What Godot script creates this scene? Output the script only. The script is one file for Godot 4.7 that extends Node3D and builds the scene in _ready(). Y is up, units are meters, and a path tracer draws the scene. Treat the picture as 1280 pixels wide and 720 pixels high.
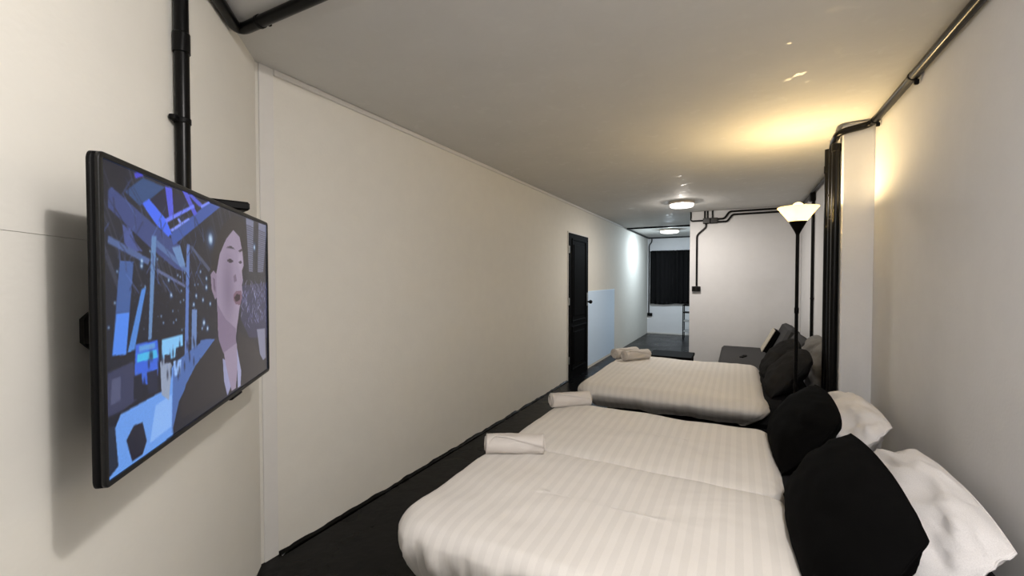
extends Node3D

# ---------------------------------------------------------------- room figures (metres)
const EYE := 1.42
const CEIL := 2.47
const XL := -2.087       # long wall
const XR := 0.80         # wall behind the bed heads
const ZP := -7.45        # partition face
const ZF := -11.60       # far wall
const CORNER := Vector3(-2.087, 0, -1.315)
const TV_TURN := 132.5   # the angled wall: local +x towards the corner, +z into the room
var M := {}
var used := {}
var rng := RandomNumberGenerator.new()
var noise := FastNoiseLite.new()

# ---------------------------------------------------------------- mesh collecting
class Build:
	var v := PackedVector3Array()
	var n := PackedVector3Array()
	var uv := PackedVector2Array()
	var idx := PackedInt32Array()

	# a closed piece with shared points: turned outside out, smooth normals
	func smooth(pts: PackedVector3Array, tri: PackedInt32Array, uvs: PackedVector2Array = PackedVector2Array()) -> void:
		var vol := 0.0
		for k in range(0, tri.size(), 3):
			vol += pts[tri[k]].dot(pts[tri[k + 1]].cross(pts[tri[k + 2]]))
		var flip := vol > 0.0
		var nn := PackedVector3Array()
		nn.resize(pts.size())
		var base := v.size()
		for k in range(0, tri.size(), 3):
			var a := tri[k]
			var b := tri[k + 1]
			var c := tri[k + 2]
			if flip:
				var t := b
				b = c
				c = t
			var fn := (pts[c] - pts[a]).cross(pts[b] - pts[a])
			nn[a] += fn
			nn[b] += fn
			nn[c] += fn
			idx.append_array(PackedInt32Array([base + a, base + b, base + c]))
		for k in pts.size():
			v.append(pts[k])
			n.append(nn[k].normalized() if nn[k].length() > 1e-14 else Vector3.UP)
			uv.append(uvs[k] if uvs.size() else Vector2(pts[k].x + pts[k].z, pts[k].y))

	# one flat face of a convex piece, outwards from c
	func face(p: Array, c: Vector3) -> void:
		var nm: Vector3 = (p[1] - p[0]).cross(p[2] - p[0]).normalized()
		var out := nm.dot(p[0] - c) > 0.0
		var base := v.size()
		for q in p:
			v.append(q)
			n.append(nm if out else -nm)
			uv.append(Vector2(q.x + q.z, q.y))
		for k in range(1, p.size() - 1):
			if out:
				idx.append_array(PackedInt32Array([base, base + k + 1, base + k]))
			else:
				idx.append_array(PackedInt32Array([base, base + k, base + k + 1]))

	# box with chamfered edges
	func box(c: Vector3, s: Vector3, b := 0.004, bs := Basis()) -> void:
		var h := s * 0.5
		b = minf(b, minf(h.x, minf(h.y, h.z)) * 0.9)
		var P := func(sx, sy, sz, ax):
			var q := Vector3(sx * (h.x - (0.0 if ax == 0 else b)), sy * (h.y - (0.0 if ax == 1 else b)), sz * (h.z - (0.0 if ax == 2 else b)))
			return c + bs * q
		for s1 in [-1, 1]:
			face([P.call(s1, -1, -1, 0), P.call(s1, 1, -1, 0), P.call(s1, 1, 1, 0), P.call(s1, -1, 1, 0)], c)
			face([P.call(-1, s1, -1, 1), P.call(1, s1, -1, 1), P.call(1, s1, 1, 1), P.call(-1, s1, 1, 1)], c)
			face([P.call(-1, -1, s1, 2), P.call(1, -1, s1, 2), P.call(1, 1, s1, 2), P.call(-1, 1, s1, 2)], c)
			for s2 in [-1, 1]:
				face([P.call(-1, s1, s2, 1), P.call(1, s1, s2, 1), P.call(1, s1, s2, 2), P.call(-1, s1, s2, 2)], c)
				face([P.call(s1, -1, s2, 0), P.call(s1, 1, s2, 0), P.call(s1, 1, s2, 2), P.call(s1, -1, s2, 2)], c)
				face([P.call(s1, s2, -1, 0), P.call(s1, s2, 1, 0), P.call(s1, s2, 1, 1), P.call(s1, s2, -1, 1)], c)
				for s3 in [-1, 1]:
					face([P.call(s1, s2, s3, 0), P.call(s1, s2, s3, 1), P.call(s1, s2, s3, 2)], c)

	# rings of equal length, closed round; caps close the ends
	func rings(r: Array, caps := true, uvs: Array = []) -> void:
		var m: int = r[0].size()
		var pts := PackedVector3Array()
		var uu := PackedVector2Array()
		var tri := PackedInt32Array()
		for k in r.size():
			for j in m:
				pts.append(r[k][j])
				uu.append(uvs[k][j] if uvs.size() else Vector2(float(j) / m, float(k)))
		for k in r.size() - 1:
			for j in m:
				var a := k * m + j
				var b := k * m + (j + 1) % m
				tri.append_array(PackedInt32Array([a, b, b + m, a, b + m, a + m]))
		if caps:
			for e in [0, r.size() - 1]:
				var c := Vector3.ZERO
				for q in r[e]:
					c += q
				var ci := pts.size()
				pts.append(c / m)
				uu.append(uu[e * m])
				for j in m:
					var a: int = e * m + j
					var b: int = e * m + (j + 1) % m
					if e == 0:
						tri.append_array(PackedInt32Array([b, a, ci]))
					else:
						tri.append_array(PackedInt32Array([a, b, ci]))
		smooth(pts, tri, uu)

	func tube(path: Array, r: float, seg := 12) -> void:
		var out := []
		var up := Vector3.UP
		var t0: Vector3 = (path[1] - path[0]).normalized()
		if absf(t0.y) > 0.9:
			up = Vector3.RIGHT
		var side := t0.cross(up).normalized()
		for k in path.size():
			var t: Vector3
			if k == 0:
				t = t0
			elif k == path.size() - 1:
				t = (path[k] - path[k - 1]).normalized()
			else:
				t = ((path[k + 1] - path[k]).normalized() + (path[k] - path[k - 1]).normalized()).normalized()
			side = (side - t * side.dot(t)).normalized()
			var w := t.cross(side)
			var ring := []
			for j in seg:
				var a := TAU * j / seg
				ring.append(path[k] + (side * cos(a) + w * sin(a)) * r)
			out.append(ring)
		rings(out)

	# profile of (radius, height) round a vertical axis at c
	func lathe(profile: Array, c: Vector3, seg := 32, caps := true) -> void:
		var out := []
		for p in profile:
			var ring := []
			for j in seg:
				var a := TAU * j / seg
				ring.append(c + Vector3(cos(a) * p[0], p[1], sin(a) * p[0]))
			out.append(ring)
		rings(out, caps)

	func mesh() -> ArrayMesh:
		var arr := []
		arr.resize(Mesh.ARRAY_MAX)
		arr[Mesh.ARRAY_VERTEX] = v
		arr[Mesh.ARRAY_NORMAL] = n
		arr[Mesh.ARRAY_TEX_UV] = uv
		arr[Mesh.ARRAY_INDEX] = idx
		var am := ArrayMesh.new()
		am.add_surface_from_arrays(Mesh.PRIMITIVE_TRIANGLES, arr)
		return am

# a polyline with its corners rounded
func rounded(p: Array, r: float, k := 6) -> Array:
	var out := [p[0]]
	for i in range(1, p.size() - 1):
		var a: Vector3 = (p[i - 1] - p[i])
		var b: Vector3 = (p[i + 1] - p[i])
		var d := minf(r, minf(a.length(), b.length()) * 0.49)
		var s: Vector3 = p[i] + a.normalized() * d
		var e: Vector3 = p[i] + b.normalized() * d
		for j in k + 1:
			var t := float(j) / k
			out.append(s.lerp(p[i], t).lerp(p[i].lerp(e, t), t))
	out.append(p[-1])
	return out

# ---------------------------------------------------------------- nodes
func numbered(called: String) -> String:
	if not used.has(called):
		used[called] = 0
		return called
	used[called] += 1
	return "%s_%03d" % [called, used[called]]

func thing(called: String, label: String, category: String, at := Vector3.ZERO, group := "") -> Node3D:
	var o := Node3D.new()
	o.name = numbered(called)
	add_child(o)
	o.position = at
	o.set_meta("label", label)
	o.set_meta("category", category)
	if group:
		o.set_meta("group", group)
	return o

func part(called: String, b: Build, m: Material, parent: Node3D) -> MeshInstance3D:
	var o := MeshInstance3D.new()
	o.name = called
	o.mesh = b.mesh()
	o.material_override = m
	o.cast_shadow = GeometryInstance3D.SHADOW_CASTING_SETTING_ON
	parent.add_child(o, true)
	return o

func struct(called: String, b: Build, m: Material, label: String, category := "wall") -> MeshInstance3D:
	var o := part(called, b, m, self)
	used[called] = 0
	o.set_meta("kind", "structure")
	o.set_meta("label", label)
	o.set_meta("category", category)
	return o

# ---------------------------------------------------------------- materials
func mat(called: String, c: Color, rough := 0.6, spec := 0.5) -> StandardMaterial3D:
	var m := StandardMaterial3D.new()
	m.resource_name = called
	m.albedo_color = c
	m.roughness = rough
	m.metallic_specular = spec
	M[called] = m
	return m

func noise_tex(freq: float, size: int, lo: float, hi: float, normal := false, bump := 4.0, octaves := 4, sd := 1) -> NoiseTexture2D:
	var f := FastNoiseLite.new()
	f.seed = sd
	f.frequency = freq
	f.fractal_octaves = octaves
	var t := NoiseTexture2D.new()
	t.width = size
	t.height = size
	t.seamless = true
	t.noise = f
	if normal:
		t.as_normal_map = true
		t.bump_strength = bump
	else:
		var g := Gradient.new()
		g.set_color(0, Color(lo, lo, lo))
		g.set_color(1, Color(hi, hi, hi))
		t.color_ramp = g
	return t

func tri_map(m: StandardMaterial3D, scale: float, world := true) -> void:
	m.uv1_triplanar = true
	m.uv1_world_triplanar = world
	m.uv1_scale = Vector3.ONE * scale

func materials() -> void:
	var w := mat("wall_paint", Color(0.872, 0.872, 0.878), 0.75, 0.25)
	w.albedo_texture = noise_tex(0.012, 512, 0.985, 1.0, false, 0, 4, 3)
	w.normal_enabled = true
	w.normal_texture = noise_tex(0.12, 512, 0, 1, true, 2.2, 3, 5)
	w.normal_scale = 0.07
	tri_map(w, 0.9)
	var wl: StandardMaterial3D = w.duplicate()
	wl.resource_name = "cream_wall_paint"
	wl.albedo_color = Color(0.868, 0.855, 0.818)
	M["cream_wall_paint"] = wl
	var c := mat("ceiling_paint", Color(0.85, 0.845, 0.83), 1.0, 0.35)
	c.albedo_texture = noise_tex(0.006, 512, 0.98, 1.0, false, 0, 4, 9)
	var gl := noise_tex(0.018, 512, 0, 1, false, 0, 3, 19)      # a few glossier brush marks in matt paint
	gl.color_ramp.set_color(0, Color(0.72, 0.72, 0.72))
	gl.color_ramp.set_color(1, Color(0.33, 0.33, 0.33))
	gl.color_ramp.set_offset(0, 0.76)
	gl.color_ramp.set_offset(1, 0.84)
	c.roughness_texture = gl
	c.normal_enabled = true
	c.normal_texture = noise_tex(0.02, 512, 0, 1, true, 3.0, 3, 11)
	c.normal_scale = 0.16
	tri_map(c, 0.7)
	var t := mat("trim_paint", Color(0.85, 0.84, 0.82), 0.6, 0.35)
	t.albedo_texture = w.albedo_texture
	tri_map(t, 0.9)
	var f := mat("dark_floor", Color(0.04, 0.041, 0.043), 0.33, 0.27)
	f.albedo_texture = noise_tex(0.01, 512, 0.72, 1.0, false, 0, 5, 13)
	f.roughness_texture = noise_tex(0.006, 512, 0.75, 1.0, false, 0, 4, 14)
	f.normal_enabled = true
	f.normal_texture = noise_tex(0.03, 512, 0, 1, true, 2.0, 3, 15)
	f.normal_scale = 0.15
	tri_map(f, 0.6)
	mat("conduit_black", Color(0.022, 0.021, 0.022), 0.3, 0.3)
	mat("plastic_black", Color(0.025, 0.025, 0.026), 0.5, 0.25)
	mat("bezel_black", Color(0.035, 0.035, 0.037), 0.4, 0.4)
	mat("door_black", Color(0.04, 0.039, 0.04), 0.65, 0.12)
	mat("steel", Color(0.66, 0.66, 0.65), 0.35).metallic = 0.9
	mat("black_metal", Color(0.03, 0.027, 0.027), 0.4, 0.2)
	# bed linen with woven satin stripes across the bed
	var im := Image.create(256, 64, true, Image.FORMAT_RGB8)
	var rr := RandomNumberGenerator.new()
	rr.seed = 4
	for x in 256:
		var s := 1.0 if (x % 128) < 64 else 0.972
		for y in 64:
			var g := s * (1.0 - 0.03 * rr.randf())
			im.set_pixel(x, y, Color(g, g, g))
	im.generate_mipmaps()
	var l := mat("striped_linen", Color(0.885, 0.868, 0.845), 0.72, 0.3)
	l.albedo_texture = ImageTexture.create_from_image(im)
	l.rim_enabled = true
	l.rim = 0.15
	var tw := mat("towel_cotton", Color(0.90, 0.875, 0.85), 0.92, 0.2)
	tw.albedo_texture = noise_tex(0.25, 256, 0.9, 1.0, false, 0, 3, 21)
	tw.normal_enabled = true
	tw.normal_texture = noise_tex(0.3, 256, 0, 1, true, 6.0, 2, 22)
	tw.normal_scale = 0.8
	tri_map(tw, 6.0)
	for a in [["white_cotton", Color(0.93, 0.92, 0.92)], ["black_cotton", Color(0.045, 0.044, 0.045)], ["charcoal_cotton", Color(0.17, 0.17, 0.172)], ["grey_cotton", Color(0.55, 0.545, 0.54)], ["sofa_fabric", Color(0.29, 0.29, 0.295)], ["dark_fabric", Color(0.15, 0.15, 0.155)]]:
		var q := mat(a[0], a[1], 0.9, 0.12)
		q.albedo_texture = noise_tex(0.2, 256, 0.88, 1.0, false, 0, 3, 23)
		q.normal_enabled = true
		q.normal_texture = noise_tex(0.35, 256, 0, 1, true, 4.0, 2, 24)
		q.normal_scale = 0.35
		tri_map(q, 5.0)
	mat("curtain_black", Color(0.055, 0.053, 0.058), 0.8, 0.3)
	mat("pale_blue_tone", Color(0.84, 0.92, 1.0), 0.4, 0.5)
	mat("pale_panel", Color(0.72, 0.69, 0.63), 0.7)
	var d := mat("led_diffuser", Color(0.9, 0.9, 0.9), 0.5)
	d.emission_enabled = true
	d.emission = Color(1.0, 0.985, 0.96)
	d.emission_energy_multiplier = 2.2
	mat("lamp_rim", Color(0.82, 0.78, 0.73), 0.4)
	var s2 := mat("shade_glass", Color(1.0, 0.975, 0.89), 0.5, 0.4)
	s2.backlight_enabled = true
	s2.backlight = Color(1.0, 0.98, 0.9)
	var b2 := mat("bulb_glow", Color(1, 0.95, 0.85), 0.5)
	b2.emission_enabled = true
	b2.emission = Color(1.0, 0.9, 0.62)
	b2.emission_energy_multiplier = 3.0

const TV_SHAPES := [
	[58, 72, 128, [15, 42, 23, 35, 145, 79, 228, 104, 247, 154, 207, 148, 127, 117, 14, 66]],
	[48, 78, 128, [55, 36, 106, 4, 175, 6, 120, 39, 95, 51]],
	[70, 72, 200, [80, 3, 101, -5, 106, 2, 84, 11]],
	[72, 86, 150, [47, 85, 68, 90, 81, 110, 102, 124, 60, 124, 52, 117]],
	[80, 100, 150, [13, 105, 122, 134, 116, 144, 12, 116]],
	[56, 86, 165, [191, 86, 364, 1, 425, 2, 202, 106]],
	[30, 32, 60, [125, 36, 175, 12, 297, 8, 296, 22, 185, 63]],
	[84, 92, 225, [175, 4, 201, 2, 205, 51, 188, 59]],
	[80, 88, 215, [239, -1, 261, -2, 305, 34, 288, 40]],
	[78, 90, 210, [261, 2, 282, -1, 329, 10, 316, 19]],
	[70, 110, 255, [100, 47, 122, 35, 176, 61, 197, 85, 184, 92, 145, 76]],
	[130, 150, 255, [191, 78, 265, 47, 270, 50, 197, 82]],
	[105, 125, 250, [171, 62, 289, 17, 293, 23, 179, 68]],
	[130, 150, 255, [218, 56, 226, 62, 234, 60, 226, 53]],
	[120, 140, 250, [319, 15, 364, -2, 369, 2, 324, 20]],
	[85, 112, 165, [144, 100, 251, 144, 251, 154, 143, 112]],
	[105, 140, 190, [196, 110, 228, 104, 248, 141, 227, 145]],
	[70, 78, 105, [263, 102, 278, 101, 367, 145, 358, 152]],
	[120, 124, 150, [608, 2, 674, 3, 660, 148, 628, 149]],
	[116, 120, 146, [722, 2, 810, -1, 762, 147, 707, 148]],
	[46, 48, 80, [567, 185, 802, 179, 794, 351, 623, 329, 557, 272]],
	[66, 96, 158, [39, 140, 75, 139, 51, 280, 17, 276]],
	[82, 140, 245, [29, 218, 61, 217, 51, 280, 17, 276]],
	[80, 138, 220, [95, 183, 109, 180, 73, 276, 54, 278]],
	[100, 138, 188, [128, 95, 144, 94, 122, 267, 112, 267]],
	[90, 100, 140, [142, 148, 246, 178, 246, 184, 142, 155]],
	[88, 120, 190, [255, 100, 268, 99, 252, 333, 237, 330]],
	[104, 134, 188, [273, 227, 296, 229, 288, 339, 266, 335]],
	[58, 104, 225, [76, 268, 141, 270, 145, 307, 135, 344, 69, 329]],
	[72, 190, 240, [80, 284, 137, 286, 140, 300, 79, 297]],
	[96, 158, 225, [85, 272, 133, 274, 133, 283, 85, 281]],
	[66, 98, 160, [310, 293, 361, 297, 351, 322, 296, 341]],
	[132, 200, 255, [155, 271, 232, 272, 232, 294, 205, 294, 201, 311, 153, 310]],
	[108, 160, 240, [193, 323, 251, 337, 269, 354, 191, 385, 189, 448, -9, 456, -5, 426, 6, 397, 34, 365, 151, 360]],
	[74, 108, 175, [194, 320, 334, 294, 414, 305, 340, 341, 269, 357, 213, 394, 184, 446]],
	[140, 185, 255, [131, 379, 186, 374, 184, 431, 111, 436]],
	[150, 190, 250, [194, 315, 225, 318, 221, 344, 198, 345]],
	[58, 62, 92, [6, 299, 70, 293, 76, 355, 34, 361, 0, 361]],
	[84, 88, 120, [15, 310, 36, 310, 35, 344, 11, 346]],
	[32, 34, 50, [69, 317, 91, 317, 93, 355, 68, 353]],
	[36, 40, 64, [106, 318, 138, 320, 139, 357, 109, 354]],
	[36, 36, 52, [67, 392, 91, 395, 102, 428, 89, 446, 61, 446, 47, 408]],
	[40, 46, 62, [-5, 377, 20, 377, 26, 438, 4, 446, -10, 436]],
	[150, 164, 190, [148, 309, 171, 302, 189, 322, 176, 382, 151, 366]],
	[40, 42, 60, [163, 299, 181, 302, 183, 316, 162, 314]],
	[128, 130, 154, [692, 313, 772, 320, 779, 411, 729, 417]],
	[36, 34, 42, [371, 149, 375, 116, 397, 85, 444, 39, 512, 9, 584, 5, 612, 37, 618, 104, 589, 146, 402, 209, 388, 209]],
	[150, 136, 160, [510, 45, 555, 58, 575, 93, 584, 132, 570, 146, 577, 172, 568, 185, 573, 203, 559, 224, 548, 241, 538, 266, 526, 291, 518, 315, 523, 341, 522, 383, 550, 432, 467, 422, 432, 362, 404, 296, 400, 209, 398, 156, 420, 110, 461, 72]],
	[126, 110, 136, [402, 224, 451, 263, 519, 292, 518, 315, 522, 349, 469, 357, 427, 350, 404, 296]],
	[138, 122, 146, [367, 157, 383, 148, 399, 156, 400, 209, 389, 214, 371, 190]],
	[104, 88, 112, [379, 164, 390, 168, 393, 198, 382, 190]],
	[60, 52, 66, [460, 92, 491, 86, 521, 92, 491, 93]],
	[58, 48, 62, [462, 123, 485, 117, 511, 123, 485, 129]],
	[60, 50, 64, [546, 95, 570, 88, 575, 93, 556, 98]],
	[62, 52, 66, [545, 124, 563, 119, 573, 125, 555, 128]],
	[112, 96, 120, [506, 160, 524, 155, 531, 172, 511, 176]],
	[118, 88, 108, [504, 207, 525, 197, 562, 198, 570, 216, 553, 235, 521, 231, 505, 220]],
	[52, 36, 48, [510, 214, 528, 205, 554, 209, 551, 222, 521, 225]],
	[42, 40, 48, [399, 296, 352, 315, 284, 342, 243, 369, 225, 391, 217, 429, 799, 457, 738, 404, 652, 342, 581, 321, 537, 300, 524, 341, 481, 359, 432, 339]],
	[150, 152, 190, [429, 352, 445, 359, 484, 425, 455, 447, 435, 406]],
	[150, 136, 160, [436, 340, 524, 329, 530, 385, 512, 443, 483, 442, 449, 374]],
	[158, 160, 196, [524, 341, 554, 407, 547, 445, 527, 444]],
	[42, 40, 48, [533, 300, 581, 321, 652, 342, 738, 404, 790, 455, 563, 450, 554, 407]],
]
const TV_DOTS := [32, 156, 2, 25, 201, 2, 10, 235, 2, 96, 146, 4, 216, 160, 2, 226, 163, 2, 244, 155, 2, 182, 169, 3, 190, 196, 4, 229, 189, 2, 225, 210, 2, 238, 207, 2, 287, 179, 2, 302, 178, 2, 281, 218, 4, 293, 201, 4, 315, 152, 3, 195, 225, 2, 207, 242, 2, 197, 246, 2, 154, 231, 2, 161, 243, 2, 229, 263, 2, 328, 259, 6, 346, 273, 5, 319, 270, 3, 105, 179, 2, 343, 185, 5, 362, 221, 4, 325, 211, 4, 344, 166, 4, 369, 80, 13, 97, 138, 4, 122, 121, 2, 145, 133, 2, 678, 77, 8]

# ---------------------------------------------------------------- soft shapes
func outline(hx: float, hz: float, r: float) -> Array:
	var out := []
	r = clampf(r, 0.003, minf(hx, hz) * 0.98)
	var cs := [[1, 1, 0.0, 22], [-1, 1, PI / 2, 46], [-1, -1, PI, 22], [1, -1, PI * 1.5, 46]]
	for q in 4:
		var c: Array = cs[q]
		var cc := Vector2(c[0] * (hx - r), c[1] * (hz - r))
		for k in 9:
			var a: float = c[2] + PI / 2 * k / 8.0
			out.append([cc + Vector2(cos(a), sin(a)) * r, Vector2(cos(a), sin(a))])
		var nx: Array = cs[(q + 1) % 4]
		var c2 := Vector2(nx[0] * (hx - r), nx[1] * (hz - r))
		var e: Vector2 = out[-1][0]
		var dir: Vector2 = out[-1][1]
		var n2 := c2 + dir * r
		var cnt: int = cs[(q + 1) % 4][3]
		for k in range(1, cnt):
			out.append([e.lerp(n2, float(k) / cnt), dir])
	return out

# a cloth shell over a mattress: hem tucked under, rounded edge, folds down the sides
func linen(at: Vector3, hx: float, hz: float, hem: float, top: float, r_plan: float, r_edge: float, sd: int, folds: float, crown: float, under := 0.03, seam := 0.0) -> Build:
	var th := 0.022
	noise.seed = sd
	noise.frequency = 1.0
	noise.fractal_octaves = 2
	var prof := []      # inset, height, top share
	var hmin := minf(hx, hz)
	for k in range(13, -1, -1):
		prof.append([lerpf(r_edge, hmin - 0.0025, pow(k / 13.0, 0.9)), top, 1.0])
	for k in range(1, 7):
		var a := PI / 2 * k / 6.0
		prof.append([r_edge * (1.0 - sin(a)), top - r_edge * (1.0 - cos(a)), cos(a)])
	var low := hem + 0.03
	for k in range(1, 8):
		prof.append([under * 0.75 * pow(k / 7.0, 1.5), lerpf(top - r_edge, low, k / 7.0), 0.0])
	prof.append([under * 0.85, hem + 0.008, 0.0])
	prof.append([under, hem, 0.0])
	var seq := []
	for k in prof.size():
		seq.append([prof[k][0], prof[k][1], prof[k][2], 0.0])
	for k in range(prof.size() - 1, -1, -1):
		seq.append([prof[k][0], prof[k][1], prof[k][2], th])
	var rs := []
	var us := []
	for s in seq:
		var o := outline(hx - s[0] - s[3] * (1.0 - s[2]), hz - s[0] - s[3] * (1.0 - s[2]), r_plan - s[0])
		var ring := []
		var uring := []
		for q in o:
			var x: float = q[0].x
			var z: float = q[0].y
			var y: float = s[1] - s[3] * s[2]
			if seam != 0.0 and q[1].y * seam > 0.7:
				y = lerpf(top - s[3] * s[2], y, 0.3) if s[2] > 0.02 else y
			var side: float = 1.0 - s[2]
			var down := clampf((top - y) / (top - hem), 0.0, 1.0)
			# soft hills on top
			var ex := 1.0 - pow(absf(x) / hx, 4.0)
			var ez := 1.0 - pow(absf(z) / hz, 4.0)
			y += s[2] * (crown * ex * ez + 0.010 * noise.get_noise_3d(x * 2.2, z * 2.6, 3.0) + 0.0035 * noise.get_noise_3d(x * 7.0, z * 9.0, 8.0))
			# folds and bulge on the sides
			var along: float = x * absf(q[1].y) + z * absf(q[1].x)
			var f := folds * (0.014 * noise.get_noise_3d(along * 15.0 + y * 2.0, y * 2.2, 20.0) + 0.007 * noise.get_noise_3d(along * 34.0 - y * 4.0, y * 3.0, 30.0)) * smoothstep(0.02, 0.4, down)
			f += 0.018 * sin(PI * down) * side
			y += side * 0.02 * noise.get_noise_3d(along * 3.0, 50.0, 1.0) * down
			x += q[1].x * f
			z += q[1].y * f
			ring.append(at + Vector3(x, y, z))
			uring.append(Vector2((x + q[1].x * (top - y) * side) / 0.104, (z + q[1].y * (top - y) * side) / 0.104))
		rs.append(ring)
		us.append(uring)
	var b := Build.new()
	b.rings(rs, true, us)
	return b

# a filled pillow: width along x, height along y, thickness along z
func pillow_shape(w: float, h: float, t: float, sd: int, wrinkle := 1.0) -> Build:
	noise.seed = sd
	noise.frequency = 1.0
	noise.fractal_octaves = 3
	var nu := 40
	var nv := 30
	var pts := PackedVector3Array()
	var tri := PackedInt32Array()
	var back := {}
	for sgn in [1, -1]:
		for j in nv + 1:
			for i in nu + 1:
				var u := sin((float(i) / nu - 0.5) * PI)
				var v := sin((float(j) / nv - 0.5) * PI)
				var edge: bool = i == 0 or j == 0 or i == nu or j == nv
				var id := j * (nu + 1) + i
				if sgn == -1 and edge:
					back[id] = id
					continue
				var f := pow(maxf(0.0, 1.0 - pow(absf(u), 2.4)), 0.62) * pow(maxf(0.0, 1.0 - pow(absf(v), 2.4)), 0.62)
				var x := w * 0.5 * u * sqrt(1.0 - 0.20 * v * v)
				var y := h * 0.5 * v * sqrt(1.0 - 0.26 * u * u)
				var rim := clampf(1.0 - f, 0.0, 1.0)
				var wr := wrinkle * (0.030 * noise.get_noise_3d(u * 1.6, v * 1.6, 5.0 * sgn) + 0.016 * noise.get_noise_3d(u * 5.0 + v * 2.0, v * 4.0, 9.0 * sgn) * (0.4 + rim))
				var z: float = sgn * (t * 0.5 * f + wr * smoothstep(0.0, 0.5, f))
				if edge:
					z = wrinkle * 0.012 * noise.get_noise_3d(u * 3.0, v * 3.0, 40.0)
				if sgn == -1:
					back[id] = pts.size()
				pts.append(Vector3(x, y, z))
	for j in nv:
		for i in nu:
			var a := j * (nu + 1) + i
			var q := [a, a + 1, a + nu + 2, a + nu + 1]
			tri.append_array(PackedInt32Array([q[0], q[1], q[2], q[0], q[2], q[3]]))
			var p := [back[q[0]], back[q[1]], back[q[2]], back[q[3]]]
			tri.append_array(PackedInt32Array([p[0], p[2], p[1], p[0], p[3], p[2]]))
	var b := Build.new()
	b.smooth(pts, tri)
	return b

# a pillow leaning back (lean in degrees from upright) on the wall of the bed heads; yaw turns it about the upright
func pillow(at: Vector3, size: Vector3, lean: float, yaw: float, roll: float, m: Material, label: String, group: String, sd: int, wrinkle := 1.0) -> void:
	var t := thing("pillow", label, "pillow", at, group)
	var a := deg_to_rad(lean)
	var bs := Basis(Vector3(0, 0, 1), Vector3(sin(a), cos(a), 0), Vector3(-cos(a), sin(a), 0))
	t.basis = Basis(Vector3.UP, deg_to_rad(yaw)) * bs * Basis(Vector3(0, 0, 1), deg_to_rad(roll))
	var cu := part("cushion", pillow_shape(size.x, size.y, size.z, sd, wrinkle), m, t)
	var w := size.x
	var h := size.y
	var sm := Build.new()
	var path := []
	for k in 97:
		var c := k / 96.0 * 4.0
		var q := int(c) % 4
		var f := sin((c - floorf(c) - 0.5) * PI)
		var u: float = [f, 1.0, -f, -1.0][q]
		var v: float = [-1.0, f, 1.0, -f][q]
		path.append(Vector3(w * 0.5 * u * sqrt(1.0 - 0.20 * v * v), h * 0.5 * v * sqrt(1.0 - 0.26 * u * u), wrinkle * 0.012 * noise.get_noise_3d(u * 3.0, v * 3.0, 40.0)))
	sm.tube(path, 0.003, 6)
	part("seam", sm, m, cu)

# a towel rolled up: lies along local x
func towel(at: Vector3, length: float, r: float, yaw: float, label: String, sd: int) -> void:
	var t := thing("rolled_towel", label, "towel", at, "rolled towels on the beds")
	t.rotation.y = deg_to_rad(yaw)
	noise.seed = sd
	noise.frequency = 1.0
	noise.fractal_octaves = 2
	var shape := func(k: float, a: float, grow: float) -> Vector3:
		var rr := r * (1.0 + 0.10 * noise.get_noise_3d(k * 3.0, cos(a) * 0.8, sin(a) * 0.8)) + grow
		var y := sin(a) * rr * 0.93
		y = maxf(y, -r * 0.86 - grow * 0.5)
		return Vector3((k - 0.5) * length, y + r * 0.86, cos(a) * rr)
	var b := Build.new()
	var rs := []
	for k in range(-3, 28):
		var f := clampf(k / 24.0, 0.0, 1.0)
		var g := 0.0
		if k < 0:
			g = -r * (0.06 * k * k)
		elif k > 24:
			g = -r * (0.06 * (k - 24) * (k - 24))
		var ring := []
		for j in 36:
			ring.append(shape.call(f + (0.0 if k >= 0 and k <= 24 else signf(k) * 0.002 * (absf(k) if k < 0 else k - 24)), TAU * j / 36.0, g))
		rs.append(ring)
	b.rings(rs)
	var ro := part("roll", b, M.towel_cotton, t)
	# the rolled layers seen at both ends
	for e in [0.0, 1.0]:
		var s := Build.new()
		var path := []
		for k in 90:
			var a := k / 89.0 * TAU * 2.6
			var rr := r * (0.12 + 0.74 * k / 89.0)
			path.append(Vector3((e - 0.5) * length * 1.008 + (e - 0.5) * 0.006, sin(a) * rr * 0.92 + r * 0.86, cos(a) * rr))
		s.tube(path, r * 0.085, 6)
		part("spiral_edge", s, M.towel_cotton, ro)
	# the outer flap, its edge running aslant over the roll
	var fl := Build.new()
	var outer := []
	for k in 25:
		var f := k / 24.0
		var a0 := 1.3 - 2.6 * absf(f - 0.15) * (0.55 if f > 0.15 else 4.0)
		var ring := []
		for j in 11:
			ring.append(shape.call(f, lerpf(maxf(a0, -0.9), PI * 0.98, j / 10.0), r * 0.15))
		for j in range(10, -1, -1):
			ring.append(shape.call(f, lerpf(maxf(a0, -0.9), PI * 0.98, j / 10.0), r * 0.004))
		outer.append(ring)
	fl.rings(outer)
	part("flap", fl, M.towel_cotton, ro)

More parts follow.
